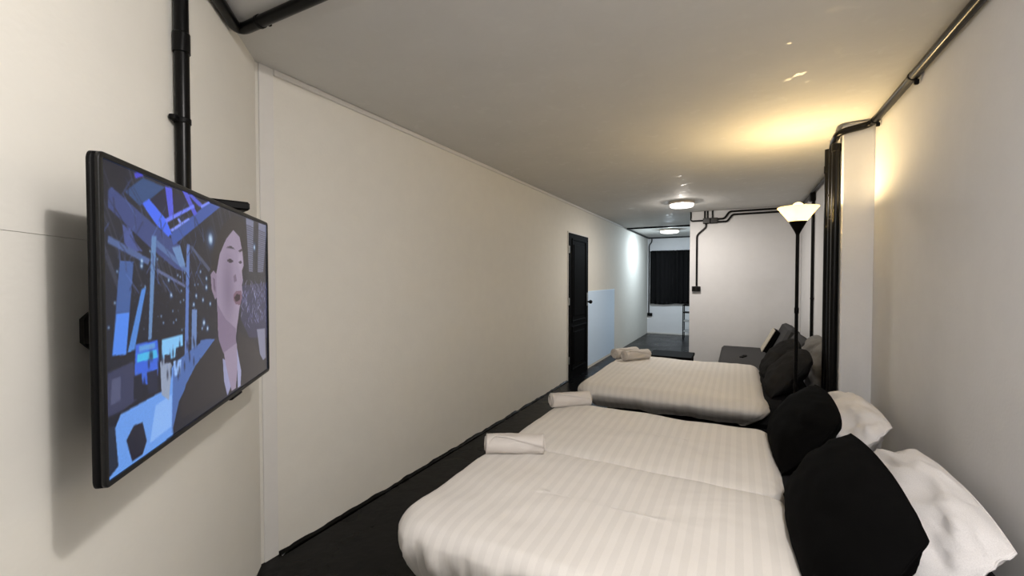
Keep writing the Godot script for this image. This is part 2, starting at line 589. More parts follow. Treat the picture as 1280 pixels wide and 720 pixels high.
# ---------------------------------------------------------------- conduits: pipe with couplings and saddle clamps
func conduit(label: String, path: Array, r: float, bend: float, couplings: Array = [], clamps: Array = []) -> Node3D:
	var t := thing("conduit", label, "pipe", path[0], "black conduits")
	var p := []
	for q in path:
		p.append(q - path[0])
	var b := Build.new()
	b.tube(rounded(p, bend), r, 14)
	part("pipe", b, M.conduit_black, t)
	for c in couplings:      # [point, direction, length]
		var d: Vector3 = c[1].normalized()
		var s := Build.new()
		var o: Vector3 = c[0] - path[0]
		s.tube([o - d * c[2] * 0.5, o - d * (c[2] * 0.5 - 0.003), o + d * (c[2] * 0.5 - 0.003), o + d * c[2] * 0.5], r * 1.17, 14)
		part("coupling", s, M.conduit_black, t)
	for c in clamps:         # [point, direction along the pipe, side of the foot, out of the wall]
		var d: Vector3 = c[1].normalized()
		var sd: Vector3 = c[2].normalized()
		var ou: Vector3 = c[3].normalized()
		var s := Build.new()
		var o: Vector3 = c[0] - path[0]
		s.tube([o - d * 0.008, o - d * 0.006, o + d * 0.006, o + d * 0.008], r * 1.13, 14)
		s.box(o + sd * (r + 0.011) - ou * (r * 0.55), Vector3(0.026, r * 0.9, 0.016), 0.003, Basis(sd, ou, sd.cross(ou)))
		part("clamp", s, M.plastic_black, t)
	return t

func ceiling_light(at: Vector3, r: float, energy: float, around: float, c: Color, label: String) -> void:
	var t := thing("ceiling_light", label, "ceiling light", at, "round ceiling lights")
	var b := Build.new()
	b.lathe([[r * 0.9, 0.0], [r, -0.004], [r, -0.030], [r * 0.985, -0.034], [r * 0.93, -0.034]], Vector3.ZERO, 48)
	part("housing", b, M.lamp_rim, t)
	var d := Build.new()
	d.lathe([[r * 0.93, -0.0345], [r * 0.93, -0.060], [r * 0.84, -0.074], [r * 0.5, -0.083], [r * 0.1, -0.085]], Vector3.ZERO, 48)
	part("diffuser", d, M.led_diffuser, t)
	var l := AreaLight3D.new()
	l.name = "ceiling_glow"
	l.area_size = Vector2(r * 1.7, r * 1.7)
	l.light_energy = energy
	l.light_color = c
	l.shadow_enabled = true
	l.area_range = 20.0
	l.position = Vector3(0, -0.088, 0)
	l.rotation.x = -PI / 2
	t.add_child(l)
	var o := OmniLight3D.new()
	o.name = "dome_glow"
	o.light_energy = around
	o.light_color = c
	o.light_size = 0.02
	o.omni_range = 20.0
	o.omni_attenuation = 2.0
	o.shadow_enabled = true
	o.position = Vector3(0, -0.068, 0)
	t.add_child(o)

func socket(at: Vector3, turn: float, label: String) -> void:
	var t := thing("wall_socket", label, "socket", at, "black wall sockets")
	t.rotation.y = turn
	var b := Build.new()
	b.box(Vector3(0, 0, 0.02), Vector3(0.125, 0.08, 0.04), 0.006)
	part("box", b, M.plastic_black, t)
	var p := Build.new()
	p.box(Vector3(0, 0, 0.0425), Vector3(0.115, 0.07, 0.005), 0.002)
	var fp := part("face_plate", p, M.bezel_black, t)
	for s in [-1, 1]:
		var h := Build.new()
		h.box(Vector3(s * 0.028, 0, 0.0462), Vector3(0.034, 0.044, 0.0024), 0.001)
		part("outlet", h, M.plastic_black, fp)

# ---------------------------------------------------------------- the picture on the television

func fill(im: Image, p: Array, c: Color) -> void:
	var n := p.size() / 2
	var lo := 9999
	var hi := -9999
	for k in n:
		lo = mini(lo, p[k * 2 + 1])
		hi = maxi(hi, p[k * 2 + 1])
	for y in range(maxi(0, lo), mini(im.get_height() - 1, hi) + 1):
		var xs := []
		for k in n:
			var x0: float = p[k * 2]
			var y0: float = p[k * 2 + 1]
			var x1: float = p[(k * 2 + 2) % (n * 2)]
			var y1: float = p[(k * 2 + 3) % (n * 2)]
			if (y0 <= y and y1 > y) or (y1 <= y and y0 > y):
				xs.append(x0 + (y - y0) / (y1 - y0) * (x1 - x0))
		xs.sort()
		for k in range(0, xs.size() - 1, 2):
			var a := clampi(int(round(xs[k])), 0, im.get_width())
			var b := clampi(int(round(xs[k + 1])), 0, im.get_width())
			if b > a:
				im.fill_rect(Rect2i(a, y, b - a, 1), c)

func tv_picture() -> ImageTexture:
	var im := Image.create(800, 450, false, Image.FORMAT_RGB8)
	im.fill(Color8(29, 31, 45))
	var r := RandomNumberGenerator.new()
	r.seed = 77
	for k in 260:     # distant lit windows
		var x := r.randi_range(10, 430)
		var y := r.randi_range(130, 290)
		im.fill_rect(Rect2i(x, y, r.randi_range(1, 4), 2), Color8(34, 44, 70).lerp(Color8(120, 155, 190), r.randf() * r.randf()))
	for k in 60:      # ribs of the dark roof
		var x := r.randi_range(-80, 700)
		fill(im, [x, 0, x + 3, 0, x + 110, 190, x + 106, 190], Color8(30, 32, 44).lerp(Color8(62, 66, 84), r.randf()))
	var done := 0
	for s in TV_SHAPES:
		if done == LATTICE_AFTER:
			for k in 120:     # bright crossing bars behind the speaker
				var x := r.randi_range(560, 790)
				var y := r.randi_range(170, 290)
				var dx := r.randi_range(-22, 22)
				fill(im, [x, y, x + 2, y, x + dx + 2, y + 13, x + dx, y + 13], Color8(120, 126, 185).lerp(Color8(215, 220, 250), r.randf()))
			for k in 26:      # slats of the hanging banners
				fill(im, [610, 20 + k * 6, 790, 24 + k * 6, 790, 26 + k * 6, 610, 22 + k * 6], Color8(40, 42, 56))
		if done == DOTS_AFTER + 1:
			for k in 70:      # struts in the lit frame
				var x := r.randi_range(10, 330)
				var y := r.randi_range(10, 170)
				var dx: int = [34, -26, 4][r.randi_range(0, 2)]
				fill(im, [x, y, x + 2, y, x + dx + 2, y + 30, x + dx, y + 30], Color8(24, 26, 44).lerp(Color8(96, 124, 196), r.randf()))
			for k in range(0, TV_DOTS.size(), 3):
				var q: int = TV_DOTS[k + 2]
				soft(im, TV_DOTS[k], TV_DOTS[k + 1], q * 2.6, q * 2.6, Color8(70, 120, 190), 0.55)
				soft(im, TV_DOTS[k], TV_DOTS[k + 1], q * 1.3, q * 1.3, Color8(200, 225, 245), 1.0)
			for k in 30:      # passers-by, blurred
				var x := r.randi_range(60, 330)
				var y := r.randi_range(290, 350)
				soft(im, x, y, 5, 14, Color8(26, 30, 52), 0.8)
				soft(im, x, y - 14, 3, 4, Color8(120, 140, 190), 0.6)
			im.resize(400, 225, Image.INTERPOLATE_TRILINEAR)
			im.resize(800, 450, Image.INTERPOLATE_CUBIC)
		fill(im, s[3], Color8(s[0], s[1], s[2]))
		done += 1
		if done == FACE_AFTER:
			soft(im, 470, 190, 60, 120, Color8(104, 90, 116), 0.55)
			soft(im, 540, 230, 26, 30, Color8(172, 156, 178), 0.6)
			soft(im, 560, 120, 34, 40, Color8(176, 162, 186), 0.6)
	# soften as a video frame does
	im.resize(330, 186, Image.INTERPOLATE_TRILINEAR)
	im.resize(800, 450, Image.INTERPOLATE_CUBIC)
	for y in 450:
		for x in 800:
			var c: Color = im.get_pixel(x, y)
			var g := 1.0 + 0.08 * (r.randf() - 0.5)
			im.set_pixel(x, y, Color(c.r * g + 0.012, c.g * g + 0.012, c.b * g + 0.016))
	return ImageTexture.create_from_image(im)

# a blurred spot of colour in the picture
func soft(im: Image, cx: float, cy: float, rx: float, ry: float, c: Color, a: float) -> void:
	for y in range(maxi(0, int(cy - ry)), mini(im.get_height(), int(cy + ry) + 1)):
		for x in range(maxi(0, int(cx - rx)), mini(im.get_width(), int(cx + rx) + 1)):
			var d := Vector2((x - cx) / rx, (y - cy) / ry).length()
			if d < 1.0:
				im.set_pixel(x, y, im.get_pixel(x, y).lerp(c, a * (1.0 - d * d) * (1.0 - d * d)))

func wall_pt(s: float, y: float, off: float) -> Vector3:
	var a := Vector3(0.67559, 0, 0.73728)
	var n := Vector3(0.73728, 0, -0.67559)
	return CORNER + a * s + n * off + Vector3(0, y, 0)

func television() -> void:
	var t := thing("television", "black flat television showing a blue night scene on angled white wall", "television", wall_pt(0.9335, 1.3442, 0.0))
	t.rotation.y = deg_to_rad(TV_TURN)
	var w := 1.0403
	var h := 0.6034
	var front := 0.150
	var body := Build.new()
	var ring := func(hw: float, hh: float, rad: float, z: float) -> Array:
		var out := []
		var cs := [[1, 1], [-1, 1], [-1, -1], [1, -1]]
		for q in 4:
			for k in 6:
				var a := PI / 2 * q + PI / 2 * k / 5.0
				out.append(Vector3(cs[q][0] * (hw - rad) + cos(a) * rad, cs[q][1] * (hh - rad) + sin(a) * rad, z))
		return out
	body.rings([ring.call(w * 0.30, h * 0.30, 0.02, front - 0.062), ring.call(w * 0.33, h * 0.34, 0.02, front - 0.056), ring.call(w * 0.37, h * 0.40, 0.02, front - 0.026), ring.call(w * 0.5 - 0.004, h * 0.5 - 0.004, 0.012, front - 0.022), ring.call(w * 0.5, h * 0.5, 0.014, front - 0.019), ring.call(w * 0.5, h * 0.5, 0.014, front - 0.007)])
	var hs := part("housing", body, M.plastic_black, t)
	# bezel: four bars round the screen
	var bz := Build.new()
	var e := 0.011
	bz.rings([ring.call(w * 0.5 - e, h * 0.5 - e, 0.002, front - 0.007), ring.call(w * 0.5, h * 0.5, 0.014, front - 0.007), ring.call(w * 0.5, h * 0.5, 0.014, front - 0.002), ring.call(w * 0.5 - 0.002, h * 0.5 - 0.002, 0.013, front), ring.call(w * 0.5 - e + 0.001, h * 0.5 - e + 0.001, 0.002, front), ring.call(w * 0.5 - e, h * 0.5 - e, 0.002, front - 0.001), ring.call(w * 0.5 - e, h * 0.5 - e, 0.002, front - 0.007)], false)
	part("bezel", bz, M.bezel_black, t)
	var sc := Build.new()
	var sx := w * 0.5 - e
	var sy := h * 0.5 - e
	sc.v = PackedVector3Array([Vector3(-sx, sy, front - 0.004), Vector3(sx, sy, front - 0.004), Vector3(sx, -sy, front - 0.004), Vector3(-sx, -sy, front - 0.004), Vector3(-sx, sy, front - 0.0065), Vector3(sx, sy, front - 0.0065), Vector3(sx, -sy, front - 0.0065), Vector3(-sx, -sy, front - 0.0065)])
	sc.n = PackedVector3Array([Vector3.BACK, Vector3.BACK, Vector3.BACK, Vector3.BACK, Vector3.FORWARD, Vector3.FORWARD, Vector3.FORWARD, Vector3.FORWARD])
	sc.uv = PackedVector2Array([Vector2(0, 0), Vector2(1, 0), Vector2(1, 1), Vector2(0, 1), Vector2(0, 0), Vector2(1, 0), Vector2(1, 1), Vector2(0, 1)])
	sc.idx = PackedInt32Array([0, 1, 2, 0, 2, 3, 4, 6, 5, 4, 7, 6])
	var m := mat("screen_picture", Color(0.02, 0.02, 0.022), 0.22, 0.5)
	m.emission_enabled = true
	m.emission = Color(0, 0, 0)
	m.emission_texture = tv_picture()
	m.emission_operator = BaseMaterial3D.EMISSION_OP_ADD
	m.emission_energy_multiplier = TV_GLOW
	var so := part("screen", sc, m, t)
	so.set_meta("label", "screen showing a dark-haired person in a black jacket before blue-lit beams")
	var lip := Build.new()
	lip.box(Vector3(0.16, -h * 0.5 - 0.006, front - 0.012), Vector3(0.09, 0.013, 0.018), 0.005)
	part("sensor_lip", lip, M.plastic_black, hs)
	var mt := Build.new()
	mt.box(Vector3(-0.02, 0, 0.008), Vector3(0.15, 0.26, 0.014), 0.003)
	part("wall_plate", mt, M.black_metal, t)
	var arm := Build.new()
	arm.box(Vector3(-0.02, 0, 0.05), Vector3(0.10, 0.12, 0.075), 0.006)
	arm.box(Vector3(-0.312, -0.035, 0.045), Vector3(0.07, 0.09, 0.08), 0.02)
	arm.box(Vector3(-0.17, -0.03, 0.07), Vector3(0.32, 0.03, 0.02), 0.004)
	part("mount_arm", arm, M.black_metal, t)
	var l := AreaLight3D.new()
	l.name = "screen_glow"
	l.area_size = Vector2(w - 0.04, h - 0.04)
	l.light_energy = 0.02
	l.light_color = Color(0.5, 0.62, 1.0)
	l.shadow_enabled = true
	l.area_range = 12.0
	l.position = Vector3(0, 0, front + 0.004)
	l.rotation.y = PI
	t.add_child(l)

func room() -> void:
	var b := Build.new()
	b.box(Vector3(-0.65, -0.05, -5.3), Vector3(3.5, 0.10, 13.4), 0.001)
	struct("floor", b, M.dark_floor, "dark charcoal sheet floor running the length of the room", "floor")
	b = Build.new()
	b.box(Vector3(-0.65, CEIL + 0.05, -5.3), Vector3(3.5, 0.10, 13.4), 0.001)
	struct("ceiling", b, M.ceiling_paint, "white semi-gloss painted ceiling", "ceiling")
	b = Build.new()
	b.box(Vector3(XL - 0.06, CEIL / 2, (-1.2 + ZF) / 2), Vector3(0.12, CEIL, -ZF - 1.0), 0.001)
	struct("wall_left", b, M.cream_wall_paint, "long plain white wall with a black door")
	b = Build.new()
	b.box(Vector3(XR + 0.06, CEIL / 2, -5.3), Vector3(0.12, CEIL, 13.4), 0.001)
	var wr := struct("wall_right", b, M.wall_paint, "white wall behind the bed heads with a square pilaster")
	b = Build.new()
	b.box(Vector3(0.715, CEIL / 2, -3.90), Vector3(0.18, CEIL, 0.40), 0.006)
	part("pilaster", b, M.wall_paint, wr)
	# the angled wall that carries the television: two boards, joint between
	b = Build.new()
	var bs := Basis(Vector3.UP, deg_to_rad(TV_TURN))
	b.box(wall_pt(1.62, CEIL / 2, -0.066), Vector3(3.2, CEIL, 0.12), 0.001, bs)
	var wc := struct("wall_corner", b, M.cream_wall_paint, "angled white wall that carries the television")
	b = Build.new()
	b.box(wall_pt(1.615, 1.503 / 2 - 0.0002, -0.003), Vector3(3.2, 1.5026, 0.006), 0.0004, bs)
	part("panel", b, M.cream_wall_paint, wc)
	b = Build.new()
	b.box(wall_pt(1.615, (CEIL + 1.503) / 2 + 0.0002, -0.003), Vector3(3.2, CEIL - 1.5034, 0.006), 0.0004, bs)
	part("panel", b, M.cream_wall_paint, wc)
	b = Build.new()
	b.box(Vector3(0.35, CEIL / 2, 1.15), Vector3(1.4, CEIL, 0.12), 0.001)
	struct("wall_rear", b, M.wall_paint, "short white wall at the end of the room")
	b = Build.new()
	b.box(Vector3((XL + XR) / 2, CEIL / 2, ZF - 0.06), Vector3(XR - XL + 0.2, CEIL, 0.12), 0.001)
	struct("wall_far", b, M.wall_paint, "white end wall with a black curtain")
	b = Build.new()
	b.box(Vector3((-0.69 + XR) / 2, CEIL / 2, ZP - 0.06), Vector3(XR + 0.69, CEIL, 0.12), 0.003)
	struct("wall_partition", b, M.wall_paint, "white partition wall beyond the grey sofa")
	# joint strip in the corner and the strip under the ceiling
	b = Build.new()
	b.box(Vector3(XL + 0.004, CEIL / 2, -1.362), Vector3(0.008, CEIL - 0.002, 0.075), 0.002)
	struct("trim_1", b, M.trim_paint, "narrow upright white joint strip in the wall corner", "trim")
	b = Build.new()
	b.box(Vector3(XL + 0.007, CEIL - 0.016, (-1.40 + -9.1) / 2), Vector3(0.014, 0.03, 7.7), 0.004)
	struct("trim_2", b, M.trim_paint, "thin white strip along the top of the long wall", "trim")
	b = Build.new()
	b.box(Vector3((XL - 0.69) / 2, 0.02, ZF + 0.005), Vector3(-0.69 - XL, 0.04, 0.010), 0.002)
	struct("baseboard_far", b, M.trim_paint, "low white baseboard on the end wall", "baseboard")
	# the floor sheet curls up a little, unevenly, against the long wall
	noise.seed = 31
	noise.frequency = 1.0
	noise.fractal_octaves = 2
	var rs := []
	for k in 140:
		var z := -1.40 - k / 139.0 * 4.24
		var hgt := 0.012 + 0.013 * (noise.get_noise_2d(z * 3.2, 0.0) + 0.5 * noise.get_noise_2d(z * 9.0, 4.0))
		hgt = maxf(hgt, 0.004)
		rs.append([Vector3(XL, 0.0, z), Vector3(XL + 0.035, 0.0005, z), Vector3(XL + 0.014, hgt * 0.45, z), Vector3(XL + 0.004, hgt, z), Vector3(XL, hgt, z)])
	b = Build.new()
	b.rings(rs)
	struct("baseboard_left", b, M.dark_floor, "uneven curled edge of dark floor sheet against the long wall", "baseboard")
	# thin flat rectangle in one even pale blue, on the wall past the door
	var t := thing("wall_rectangle", "pale blue glossy rectangle on the white wall beside the black door", "board", Vector3(XL, 0.0, -7.39))
	b = Build.new()
	b.box(Vector3(0.002, 0.63, 0), Vector3(0.004, 1.18, 1.64), 0.0015)
	part("sheet", b, M.pale_blue_tone, t)

func door() -> void:
	var t := Node3D.new()
	t.name = "door_1"
	add_child(t)
	t.position = Vector3(XL, 0, -6.10)
	t.rotation.y = PI / 2
	t.set_meta("kind", "structure")
	t.set_meta("label", "black panelled door with steel hinges and a dark knob")
	t.set_meta("category", "door")
	var b := Build.new()
	b.box(Vector3(0.442, 1.035, 0.006), Vector3(0.018, 2.07, 0.012), 0.002)
	b.box(Vector3(-0.442, 1.035, 0.006), Vector3(0.018, 2.07, 0.012), 0.002)
	b.box(Vector3(0, 2.062, 0.006), Vector3(0.90, 0.018, 0.012), 0.002)
	part("door_frame", b, M.trim_paint, t)
	b = Build.new()
	b.box(Vector3(0, 1.028, 0.009), Vector3(0.862, 2.046, 0.018), 0.003)
	var leaf := part("door_leaf", b, M.door_black, t)
	for s in [[1.39, 1.16], [0.43, 0.60]]:
		b = Build.new()
		for x in [-1, 1]:
			b.box(Vector3(x * 0.30, s[0], 0.022), Vector3(0.03, s[1], 0.012), 0.005)
		for y in [-1, 1]:
			b.box(Vector3(0, s[0] + y * s[1] / 2, 0.022), Vector3(0.63, 0.03, 0.012), 0.005)
		part("moulding", b, M.door_black, leaf)
		b = Build.new()
		b.box(Vector3(0, s[0], 0.021), Vector3(0.48, s[1] - 0.14, 0.012), 0.009)
		part("panel", b, M.door_black, leaf)
	for y in [1.82, 1.10, 0.28]:
		b = Build.new()
		b.tube([Vector3(-0.431, y - 0.05, 0.02), Vector3(-0.431, y + 0.05, 0.02)], 0.008, 10)
		b.box(Vector3(-0.416, y, 0.0195), Vector3(0.026, 0.095, 0.003), 0.001)
		part("hinge", b, M.steel, t)
	b = Build.new()
	b.box(Vector3(0.385, 1.10, 0.021), Vector3(0.042, 0.20, 0.006), 0.003)
	part("lock_plate", b, M.steel, t)
	b = Build.new()
	b.tube([Vector3(0.385, 1.06, 0.02), Vector3(0.385, 1.06, 0.045), Vector3(0.385, 1.06, 0.05)], 0.012, 12)
	b.smooth(ball_points(Vector3(0.385, 1.06, 0.072), 0.029), ball_tris())
	part("door_knob", b, M.plastic_black, t)

func ball_points(c: Vector3, r: float) -> PackedVector3Array:
	var p := PackedVector3Array()
	for j in 9:
		for i in 16:
			var a := TAU * i / 16.0
			var e := -PI / 2 + PI * (j + 0.02) / 8.04
			p.append(c + Vector3(cos(a) * cos(e), sin(e), sin(a) * cos(e)) * r)
	return p

func ball_tris() -> PackedInt32Array:
	var t := PackedInt32Array()
	for j in 8:
		for i in 16:
			var a := j * 16 + i
			var b := j * 16 + (i + 1) % 16
			t.append_array(PackedInt32Array([a, b, b + 16, a, b + 16, a + 16]))
	return t

func bed(x0: float, x1: float, z0: float, z1: float, top: float, label: String, group: String) -> void:
	var t := thing("bed", label, "bed", Vector3((x0 + x1) / 2, 0, (z0 + z1) / 2), group)
	var w := x1 - x0
	var d := absf(z1 - z0)
	var b := Build.new()
	b.box(Vector3(0, 0.165, 0), Vector3(w - 0.06, 0.17, d - 0.06), 0.01)
	part("base", b, M.dark_fabric, t)
	b = Build.new()
	b.box(Vector3(0, (0.252 + top) / 2, 0), Vector3(w, top - 0.252, d), 0.045)
	part("mattress", b, M.dark_fabric, t)
	for sx in [-1, 1]:
		for sz in [-1, 1]:
			b = Build.new()
			b.tube([Vector3(sx * (w / 2 - 0.12), 0.0, sz * (d / 2 - 0.12)), Vector3(sx * (w / 2 - 0.12), 0.085, sz * (d / 2 - 0.12))], 0.025, 12)
			part("leg", b, M.black_metal, t)

func duvet(x0: float, x1: float, z0: float, z1: float, hem: float, top: float, rp: float, re: float, sd: int, folds: float, crown: float, label: String, under := 0.03, seam := 0.0) -> void:
	var t := thing("duvet", label, "duvet", Vector3((x0 + x1) / 2, 0, (z0 + z1) / 2), "white striped duvets")
	part("cover", linen(Vector3.ZERO, (x1 - x0) / 2, absf(z1 - z0) / 2, hem, top, rp, re, sd, folds, crown, under, seam), M.striped_linen, t)

func floor_lamp() -> void:
	var t := thing("floor_lamp", "lit black floor lamp with cream glass bowl shade between the beds", "floor lamp", Vector3(0.372, 0, -3.70))
	var b := Build.new()
	b.lathe([[0.03, 0.0], [0.118, 0.0], [0.120, 0.006], [0.118, 0.018], [0.06, 0.026], [0.018, 0.032], [0.014, 0.05]], Vector3.ZERO, 40)
	part("base", b, M.black_metal, t)
	b = Build.new()
	b.tube([Vector3(0, 0.04, 0), Vector3(0, 0.9, 0), Vector3(0, 1.76, 0)], 0.0115, 14)
	part("pole", b, M.black_metal, t)
	b = Build.new()
	b.tube([Vector3(0, 0.62, 0), Vector3(0, 0.66, 0)], 0.0145, 14)
	part("pole_joint", b, M.black_metal, t)
	b = Build.new()
	b.tube([Vector3(0, 1.17, 0), Vector3(0, 1.21, 0)], 0.0145, 14)
	part("pole_joint", b, M.black_metal, t)
	b = Build.new()
	b.lathe([[0.013, 1.735], [0.018, 1.75], [0.055, 1.822], [0.056, 1.826], [0.02, 1.824], [0.012, 1.80]], Vector3.ZERO, 36)
	var ho := part("shade_holder", b, M.black_metal, t)
	b = Build.new()
	b.lathe([[0.020, 1.827], [0.055, 1.827], [0.088, 1.872], [0.128, 1.927], [0.126, 1.929], [0.085, 1.875], [0.052, 1.831], [0.02, 1.830]], Vector3.ZERO, 48)
	var sh := part("shade", b, M.shade_glass, t)
	sh.set_meta("label", "glowing cream glass shade")
	b = Build.new()
	b.lathe([[0.006, 1.832], [0.013, 1.84], [0.014, 1.862], [0.034, 1.905], [0.037, 1.925], [0.031, 1.948], [0.016, 1.960], [0.003, 1.963]], Vector3.ZERO, 28)
	part("bulb", b, M.bulb_glow, ho)
	var l := OmniLight3D.new()
	l.name = "lamp_glow"
	l.light_color = Color(1.0, 0.87, 0.64)
	l.light_energy = LAMP
	l.light_size = 0.03
	l.omni_range = 20.0
	l.omni_attenuation = 2.0
	l.shadow_enabled = true
	l.position = Vector3(0, 1.918, 0)
	t.add_child(l)

func sofa() -> void:
	var t := thing("sofa", "dark grey fold-down sofa against the wall by the partition", "sofa", Vector3(0.30, 0, -6.30))
	var z0 := -0.92
	var z1 := 0.92
	for k in 2:
		var zc := -0.46 + k * 0.92
		var b := Build.new()
		var a := deg_to_rad([-25.0, -34.0][k])
		var bs := Basis(Vector3(0, 0, 1), a)
		b.box(Vector3(0.08, 0.405, zc) + bs * Vector3(0.075, 0.215, 0), Vector3(0.15, 0.46, 0.905), 0.035, bs)
		part("backrest", b, M.sofa_fabric, t)
	var f := Build.new()
	f.box(Vector3(-0.225, 0.345, 0), Vector3(0.57, 0.15, 1.83), 0.03)
	part("seat", f, M.sofa_fabric, t)
	f = Build.new()
	f.box(Vector3(-0.05, 0.235, 0), Vector3(0.80, 0.06, 1.70), 0.006)
	part("frame", f, M.black_metal, t)
	for sx in [-0.38, 0.28]:
		for sz in [z0 + 0.12, z1 - 0.12]:
			var b := Build.new()
			b.tube([Vector3(sx, 0, sz), Vector3(sx, 0.21, sz)], 0.02, 12)
			part("leg", b, M.steel, t)
	# thick leaning board with a pale face
	t = thing("seat_cushion", "pale-faced black cushion leaning on the sofa backrest by the partition", "cushion", Vector3(0.285, 0.421, -6.98))
	t.rotation.z = deg_to_rad(-27)
	var c := Build.new()
	c.box(Vector3(0.045, 0.17, 0), Vector3(0.062, 0.34, 0.36), 0.008)
	part("body", c, M.black_cotton, t)
	c = Build.new()
	c.box(Vector3(0.0085, 0.17, 0), Vector3(0.011, 0.34, 0.362), 0.003)
	part("front_panel", c, M.pale_panel, t)
	t = thing("remote_control", "small black remote control lying on the sofa seat", "remote control", Vector3(0.065, 0.4205, -6.25))
	t.rotation.y = deg_to_rad(72)
	c = Build.new()
	c.box(Vector3(0, 0.009, 0), Vector3(0.16, 0.018, 0.045), 0.006)
	part("body", c, M.plastic_black, t)
	c = Build.new()
	for i in 4:
		c.box(Vector3(-0.05 + i * 0.03, 0.0185, 0), Vector3(0.016, 0.003, 0.026), 0.001)
	part("buttons", c, M.dark_fabric, t)

func coffee_table() -> void:
	var t := thing("coffee_table", "low black table behind the far white bed", "table", Vector3(-0.76, 0, -5.95))
	var b := Build.new()
	b.box(Vector3(0, 0.425, 0), Vector3(0.52, 0.035, 0.46), 0.005)
	part("tabletop", b, M.door_black, t)
	for sx in [-1, 1]:
		for sz in [-1, 1]:
			b = Build.new()
			b.box(Vector3(sx * 0.225, 0.204, sz * 0.195), Vector3(0.045, 0.407, 0.045), 0.004)
			part("leg", b, M.door_black, t)
	b = Build.new()
	b.box(Vector3(0, 0.15, 0), Vector3(0.42, 0.018, 0.38), 0.003)
	part("lower_shelf", b, M.door_black, t)

func curtain() -> void:
	var t := thing("curtain", "short black pleated curtain hanging on the white end wall", "curtain", Vector3(-1.46, 0, ZF))
	var x0 := -0.55
	var x1 := 0.66
	var b := Build.new()
	var rs := []
	for r in 16:
		var y := lerpf(2.12, 0.79, r / 15.0)
		var ring := []
		var far := []
		for k in 121:
			var x := lerpf(x0, x1, k / 120.0)
			var amp := 0.020 + 0.010 * sin(x * 7.0)
			var z := 0.065 + amp * sin(x * 62.0 + 0.8 * sin(x * 9.0)) + 0.004 * sin(r * 0.9 + x * 20.0)
			var yy := y
			if r == 15:
				yy += 0.012 * sin(x * 62.0) + 0.02 * sin(x * 5.0)
			if r == 0:
				yy += 0.006 * sin(x * 62.0 + 1.0)
			ring.append(Vector3(x, yy, z + 0.003))
			far.append(Vector3(x, yy, z - 0.003))
		far.reverse()
		ring.append_array(far)
		rs.append(ring)
	b.rings(rs)
	part("cloth", b, M.curtain_black, t)
	b = Build.new()
	b.tube([Vector3(x0 - 0.02, 2.10, 0.03), Vector3(x1 + 0.02, 2.10, 0.03)], 0.008, 10)
	var rd := part("rod", b, M.black_metal, t)
	for x in [x0 + 0.02, 0.05, x1 - 0.02]:
		b = Build.new()
		b.box(Vector3(x, 2.10, 0.013), Vector3(0.02, 0.03, 0.026), 0.002)
		part("bracket", b, M.black_metal, rd)

func rack() -> void:
	var t := thing("metal_rack", "slim black and steel rack standing below the black curtain", "rack", Vector3(-0.98, 0, ZF + 0.62))
	for x in [-0.16, 0.16]:
		for z in [-0.14, 0.14]:
			var b := Build.new()
			b.tube([Vector3(x, 0, z), Vector3(x, 0.80, z)], 0.012, 10)
			part("post", b, M.black_metal, t)
	for y in [0.18, 0.42, 0.62, 0.79]:
		var b := Build.new()
		b.box(Vector3(0, y, 0.14), Vector3(0.34, 0.022, 0.02), 0.004)
		b.box(Vector3(0, y, -0.14), Vector3(0.34, 0.022, 0.02), 0.004)
		b.box(Vector3(0, y + 0.011, 0), Vector3(0.32, 0.006, 0.27), 0.002)
		part("shelf", b, M.black_metal if y > 0.5 else M.steel, t)

